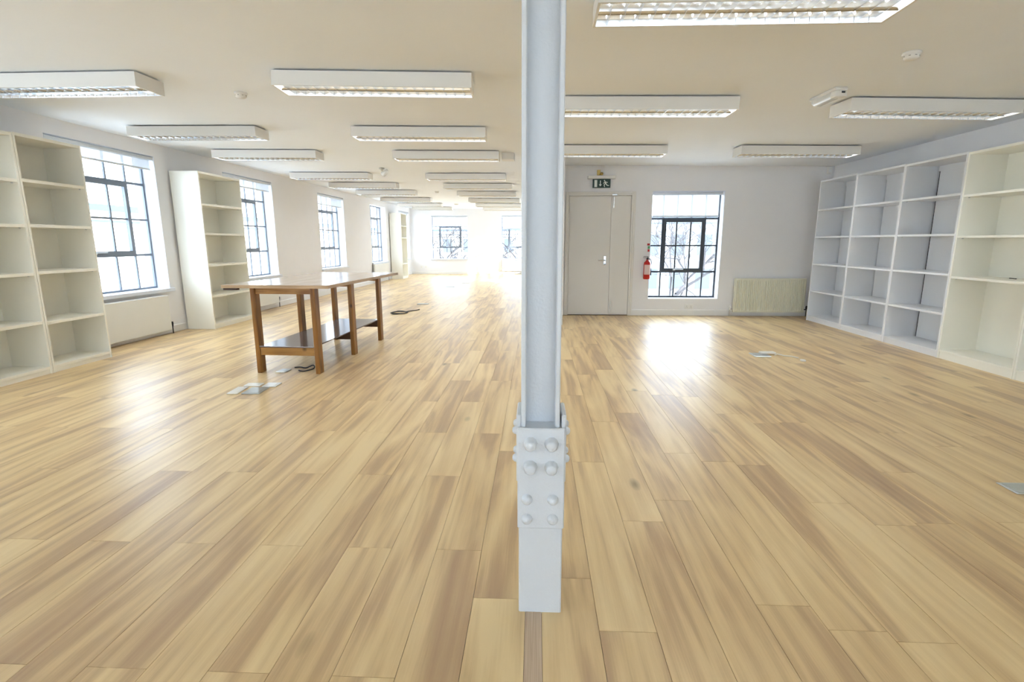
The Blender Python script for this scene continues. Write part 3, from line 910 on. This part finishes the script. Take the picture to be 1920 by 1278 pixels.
fe = empty('fire_extinguisher', (1.955, YB - .075, 0.655)); tag(fe, 'red fire extinguisher hung on the wall at the bay window edge', 'extinguisher')
MB().lathe([(0, 0), (.05, .002), (.060, .012), (.060, .265), (.052, .295), (.030, .318), (.018, .325), (.018, .345), (0, .345)], 24).build('cylinder', M['red'], fe)
lb = []
for k in range(13):
    t = R(-150 + k * 10)
    lb.append((.0612 * math.cos(t), .0612 * math.sin(t)))
vs = [(x, y, z) for z in (.085, .255) for x, y in lb]
MB().add(vs, [(i, i + 1, 14 + i, 13 + i) for i in range(12)], True).build('label_panel', M['lab'], fe)
b = MB(); b.bbox(-.014, .014, -.014, .014, .345, .372, .004); b.build('valve', M['dark'], fe)
b = MB(); b.bbox(-.075, .02, -.010, .010, .372, .380, .003); b.bbox(-.07, .01, -.010, .010, .392, .400, .003); b.bbox(.004, .016, -.008, .008, .378, .396, .002)
b.build('handle', M['dark'], fe)
MB().ring_tube([(.014, 0, .36), (.055, 0, .35), (.072, 0, .30), (.072, 0, .12), (.068, 0, .07)], [.008] * 4 + [.013], 8).build('hose', M['dark'], fe)
MB().bbox(-.02, .02, .060, .0745, .10, .30, .003).build('wall_hook', M['plastic'], fe)

ss = empty('safety_label', (1.985, YB, 1.13)); tag(ss, 'strip of small red and green labels above the fire extinguisher', 'label')
MB().box(-.032, .020, -.003, -.0005, -.005, .150).build('backing', M['plastic'], ss)
MB().box(-.030, .018, -.0045, -.003, .112, .146).build('red_label', M['red'], ss)
MB().box(-.018, .018, -.0045, -.003, .054, .100).build('green_label', M['green'], ss)
MB().box(-.018, .018, -.0045, -.003, .004, .046).build('red_label', M['red'], ss)

def socket(loc, label, w_=.146):
    o = empty('wall_socket', loc); tag(o, label, 'socket')
    MB().bbox(-w_ / 2, w_ / 2, -.010, -.0005, -.043, .043, .003).build('face_plate', M['plastic'], o)
    for sx in ((-1, 1) if w_ > .1 else (0,)):
        x = sx * w_ / 4
        MB().bbox(x - .005, x + .005, -.013, -.010, .014, .03, .001).build('switch', M['plastic'], o)
        for dx, dz in ((0, .006), (-.011, -.014), (.011, -.014)):
            MB().box(x + dx - .003, x + dx + .003, -.0104, -.0098, dz - .004, dz + .003).build('pin_hole', M['dark'], o)
socket((2.742, YB, .165), 'double wall socket under the bay window')
socket((-4.78, YF, .30), 'left wall socket low on the far wall', .086)
socket((-4.60, YF, .30), 'right wall socket low on the far wall', .086)

pr = empty('motion_sensor', (4.93, YB - .001, 2.42)); tag(pr, 'small white motion sensor in the top corner of the right bay', 'sensor')
MB().bbox(-.035, .035, -.05, 0, 0, .12, .012).build('case', M['plastic'], pr)
MB().bbox(-.022, .022, -.056, -.05, .02, .07, .008).build('lens', M['clear'], pr)

def smoke(x, y, label, s=1.0):
    o = empty('smoke_detector', (x, y, CEIL(x)), (0, TILT, 0)); tag(o, label, 'detector')
    MB().lathe([(0, 0), (.056 * s, 0), (.056 * s, -.012), (.05 * s, -.018)], 24).build('base', M['plastic'], o)
    MB().lathe([(.048 * s, -.018), (.046 * s, -.036), (.034 * s, -.046), (0, -.048)], 24).build('head', M['plastic'], o)
    for k in range(8):
        t = k * math.pi / 4
        MB().box(-.006, .006, -.001, .001, -.029, -.025).build('vent_slot', M['vent'], o, (.0472 * s * math.cos(t), .0472 * s * math.sin(t), 0), (0, 0, t + math.pi / 2))
    return o
smoke(2.575, 3.96, 'white smoke detector on the ceiling in the upper right')
smoke(-2.69, 4.88, 'white smoke detector on the ceiling left of the column')
smoke(-2.66, 14.1, 'small smoke detector between the two far rows of lights')
smoke(-2.84, 18.7, 'farthest smoke detector near the end wall', 1.5)

em = empty('emergency_bulkhead', (2.545, 4.93, CEIL(2.545)), (0, TILT, R(3))); tag(em, 'small white emergency bulkhead light beside the right louvred light', 'emergency light')
MB().bbox(-.055, .055, -.19, .19, -.028, -.001, .006).build('base', M['plastic'], em)
vs, fs, sec = [], [], [(-.05, -.028), (-.046, -.058), (-.03, -.074), (0, -.078), (.03, -.074), (.046, -.058), (.05, -.028)]
for y, k in ((-.115, 1), (.145, 1), (.172, .8), (.182, .5)):
    for x, z in sec: vs.append((x * (.6 + .4 * k), y, -.028 + (z + .028) * k))
n = len(sec)
for j in range(3):
    for i in range(n - 1): fs.append((j * n + i, j * n + i + 1, (j + 1) * n + i + 1, (j + 1) * n + i))
fs.append(tuple(range(n))); fs.append(tuple(range(3 * n, 4 * n))[::-1])
MB().add(vs, fs, True).build('diffuser', M['clear'], em)
MB().bbox(-.05, .05, -.188, -.1155, -.078, -.028, .006).build('end_box', M['plastic'], em)
MB().bbox(.0, .03, -.193, -.189, -.05, -.035, .001).build('indicator', M['dark'], em)
sp = empty('emergency_spot', (-2.836, 9.70, CEIL(-2.836)), (0, TILT, 0)); tag(sp, 'small white spotlight on the ceiling between the light rows', 'spotlight')
MB().lathe([(0, 0), (.05, 0), (.05, -.02), (.02, -.03), (.014, -.05), (0, -.05)], 16).build('base', M['alu'], sp)
MB().lathe([(0, .07), (.03, .065), (.045, .0), (.05, -.06), (.04, -.065), (0, -.065)], 16).build('head', M['clear'], sp, (.05, .03, -.075), (R(30), R(60), 0))
jb = empty('junction_box', (-.43, 8.1, CEIL(-.43)), (0, TILT, 0)); tag(jb, 'small cream box on the ceiling beside the third light', 'box')
MB().bbox(-.09, .09, -.09, .09, -.10, -.001, .004).build('case', M['fixture'], jb)
MB().bbox(.091, .10, -.085, .085, -.098, -.004, .002).build('lid', M['clear'], jb)

# ------------------------------------------------------------------ things on the floor
def lid(x, y, sx, sy_, rz, mat, label, tilt=0.0, z=0.0006, edge=True):
    o = empty('floor_plate', (x, y, z), (R(tilt), 0, R(rz))); tag(o, label, 'plate', 'loose plates on the floor')
    MB().bbox(-sx / 2, sx / 2, -sy_ / 2, sy_ / 2, 0, .010, .003).build('plate', M[mat], o)
    if edge: MB().bbox(-sx / 2 + .018, sx / 2 - .018, -sy_ / 2 + .012, sy_ / 2 - .012, .0101, .0125, .001).build('insert', M[mat], o)
lid(-2.665, 4.31, .095, .21, 4, 'plastic', 'largest white plate lying in front of the table')
lid(-2.62, 4.50, .15, .095, 3, 'plastic', 'white plate lying nearest the left table leg')
lid(-2.45, 4.50, .13, .13, 2, 'plastic', 'white plate lying alone in front of the table')
lid(-2.50, 4.31, .16, .20, 3, 'plate', 'grey metal plate lying next to the white plates')
lid(-2.60, 5.03, .10, .13, -6, 'plastic', 'white plate under the table between the front legs')
MB_ = MB()
def cable(name, pts, rad, mat, label, cat='cable', closed=False):
    # smooth through points
    P_ = [Vector(p) for p in pts]
    out = []
    for i in range(len(P_) - 1):
        p0, p1, p2, p3 = P_[max(i - 1, 0)], P_[i], P_[i + 1], P_[min(i + 2, len(P_) - 1)]
        for k in range(6):
            t = k / 6
            out.append(0.5 * ((2 * p1) + (p2 - p0) * t + (2 * p0 - 5 * p1 + 4 * p2 - p3) * t * t + (3 * p1 - p0 - 3 * p2 + p3) * t ** 3))
    out.append(P_[-1])
    o = MB().ring_tube(out, rad, 6).build(name, M[mat])
    tag(o, label, cat)
    return o
cable('cable', [(-2.55, 5.17, .006), (-2.50, 5.19, .006), (-2.42, 5.16, .006), (-2.37, 5.22, .02), (-2.33, 5.14, .006), (-2.38, 5.02, .006), (-2.45, 5.05, .006)], .006, 'dark', 'short black cable under the table by the right front leg')
pts = []
for k in range(26):
    t = k * .52
    r = .13 + .02 * math.sin(k * 1.7)
    pts.append((-2.56 + r * 1.05 * math.cos(t), 9.45 + r * 1.5 * math.sin(t), .008 + .0025 * (k // 6)))
pts += [(-2.45, 9.62, .01), (-2.40, 9.72, .008), (-2.33, 9.80, .008), (-2.29, 9.95, .008)]
cable('cable_coil', pts, .0085, 'dark', 'coil of dark cable on the floor beyond the table', 'cable')
for i, (x, y, sx, mt, lb_) in enumerate([(-2.42, 10.86, .24, 'plate', 'thin metal plate on the floor past the cable coil'), (-2.55, 15.2, .28, 'plate', 'dark floor plate before the sunlit patch'),
                                       (-2.28, 16.7, .26, 'plate', 'floor plate at the edge of the sunlit patch')]):
    lid(x, y, sx, .12, 2, mt, lb_)
# open floor box in the bay
fb = empty('floor_box', (2.68, 5.97, 0.0006)); tag(fb, 'floor box with raised pale lid in the middle of the right bay', 'floor box')
MB().bbox(-.15, .03, -.10, .10, 0, .010, .003).build('frame', M['plate'], fb)
MB().bbox(-.03, .14, .02, .10, .0105, .030, .003).build('lid', M['plastic'], fb, (0, 0, 0), (0, 0, R(4)))
MB().ring_tube([(.10, -.02, .008), (.15, .03, .012), (.20, -.05, .008), (.27, -.07, .008), (.30, -.16, .008)], .006, 6).build('cable_tail', M['plastic'], fb)
tag(MB().bbox(-.025, .025, -.025, .025, 0, .02, .006).build('plastic_cap', M['plastic'], None, (2.965, 5.68, .0006)), 'tiny white cap on the floor beside the floor box', 'cap')
fp2 = empty('floor_box', (2.72, 2.66, 0.0006), (0, 0, R(0))); tag(fp2, 'flush grey metal floor plate at the right edge of the picture', 'floor box')
MB().bbox(-.19, .19, -.055, .075, 0, .004, .002).build('frame', M['alu'], fp2)
MB().bbox(-.172, .172, -.040, .060, .0041, .0055, .001).build('lid', M['plate'], fp2)

# ------------------------------------------------------------------ outside
gz = -4.2
tag(MB().box(-70, 70, -40, 120, gz - .3, gz).build('ground', M['ground']), 'street level ground outside', None, None, 'structure')
def block(name, x0, x1, y0, y1, z1, face, mat, label, win, cop=True):
    o = empty(name, ((x0 + x1) / 2, (y0 + y1) / 2, gz)); tag(o, label, 'building')
    cx_, cy_ = (x0 + x1) / 2, (y0 + y1) / 2
    MB().box(x0 - cx_, x1 - cx_, y0 - cy_, y1 - cy_, 0, z1 - gz).build('walls', M[mat], o)
    if cop:
        e_ = .18
        MB().box(x0 - cx_ - e_, x1 - cx_ + e_, y0 - cy_ - e_, y1 - cy_ + e_, z1 - gz - .0, z1 - gz + .22).build('coping', M['slate'], o)
        MB().box(x0 - cx_ - .1, x1 - cx_ + .1, y0 - cy_ - .1, y1 - cy_ + .1, z1 - gz - .42, z1 - gz - .34).build('string_course', M['slate'], o)
    n, zs, ww, hh = win
    for z in zs:
        for k in range(n):
            if face == 'X':
                yy = y0 - cy_ + (y1 - y0) * (k + .5) / n
                MB().box(x1 - cx_ - .05, x1 - cx_ + .03, yy - ww / 2, yy + ww / 2, z - gz, z + hh - gz).build('window', M['pane2'], o)
            else:
                xx = x0 - cx_ + (x1 - x0) * (k + .5) / n
                MB().box(xx - ww / 2, xx + ww / 2, y0 - cy_ - .03, y0 - cy_ + .05, z - gz, z + hh - gz).build('window', M['pane2'], o)
    return o
block('opposite_building', -26, -16, 4, 60, 2.48, 'X', 'render', 'pale low building seen through the left windows', (12, (-2.6,), 1.3, 1.6))
block('office_block', 2, 26, 44, 54, 3.2, 'Y', 'block', 'blue grey block seen through the right bay window', (11, (-2.6, 0.2), 1.2, 1.7))
block('terrace_house', -24, -2, 62, 72, 2.6, 'Y', 'render', 'pale terrace behind the trees beyond the far windows', (9, (-2.4, 0.1), 1.1, 1.6))

def tree(x, y, h, seed, label, lean=(0, 0), levels=5, trunk=.16):
    rnd = random.Random(seed)
    o = empty('bare_tree', (x, y, gz)); tag(o, label, 'tree', 'bare trees outside')
    tb_, bb = MB(), MB()
    def grow(p, d, l, r, lev):
        q = p + d * l
        mid = p + d * l * .5 + Vector((rnd.uniform(-1, 1), rnd.uniform(-1, 1), rnd.uniform(-.3, .6))) * l * .06
        (tb_ if lev == 0 else bb).ring_tube([p, mid, q], [r, r * .85, r * .68], 6 if lev < 2 else 4, False)
        if lev >= levels: return
        for k in range(3 if lev < 4 else 2):
            a = Vector((rnd.uniform(-1, 1), rnd.uniform(-1, 1), rnd.uniform(-.25, .75))).normalized()
            nd = (d * .75 + a * .75).normalized()
            grow(p + d * l * rnd.uniform(.65, 1.0) if k else q, nd, l * rnd.uniform(.6, .82), r * (.62 if k else .68), lev + 1)
    grow(Vector((0, 0, 0)), Vector((lean[0], lean[1], 1)).normalized(), h * .34, trunk, 0)
    tb_.build('trunk', M['bark'], o); bb.build('branches', M['bark'], o)
tree(7.0, 26.5, 8.5, 3, 'bare tree right outside the bay window', (.05, 0), 6, .11)
tree(9.6, 37, 9, 11, 'bare tree behind the first one outside the bay window', (0, 0), 6, .11)
tree(-6.2, 29, 8, 5, 'bare tree seen through the left far window', levels=6, trunk=.13)
tree(-3.9, 43, 9.5, 8, 'bare tree between the two far windows', levels=6, trunk=.13)
tree(-0.9, 30, 7.5, 21, 'bare tree seen through the far window beside the column', levels=6, trunk=.12)
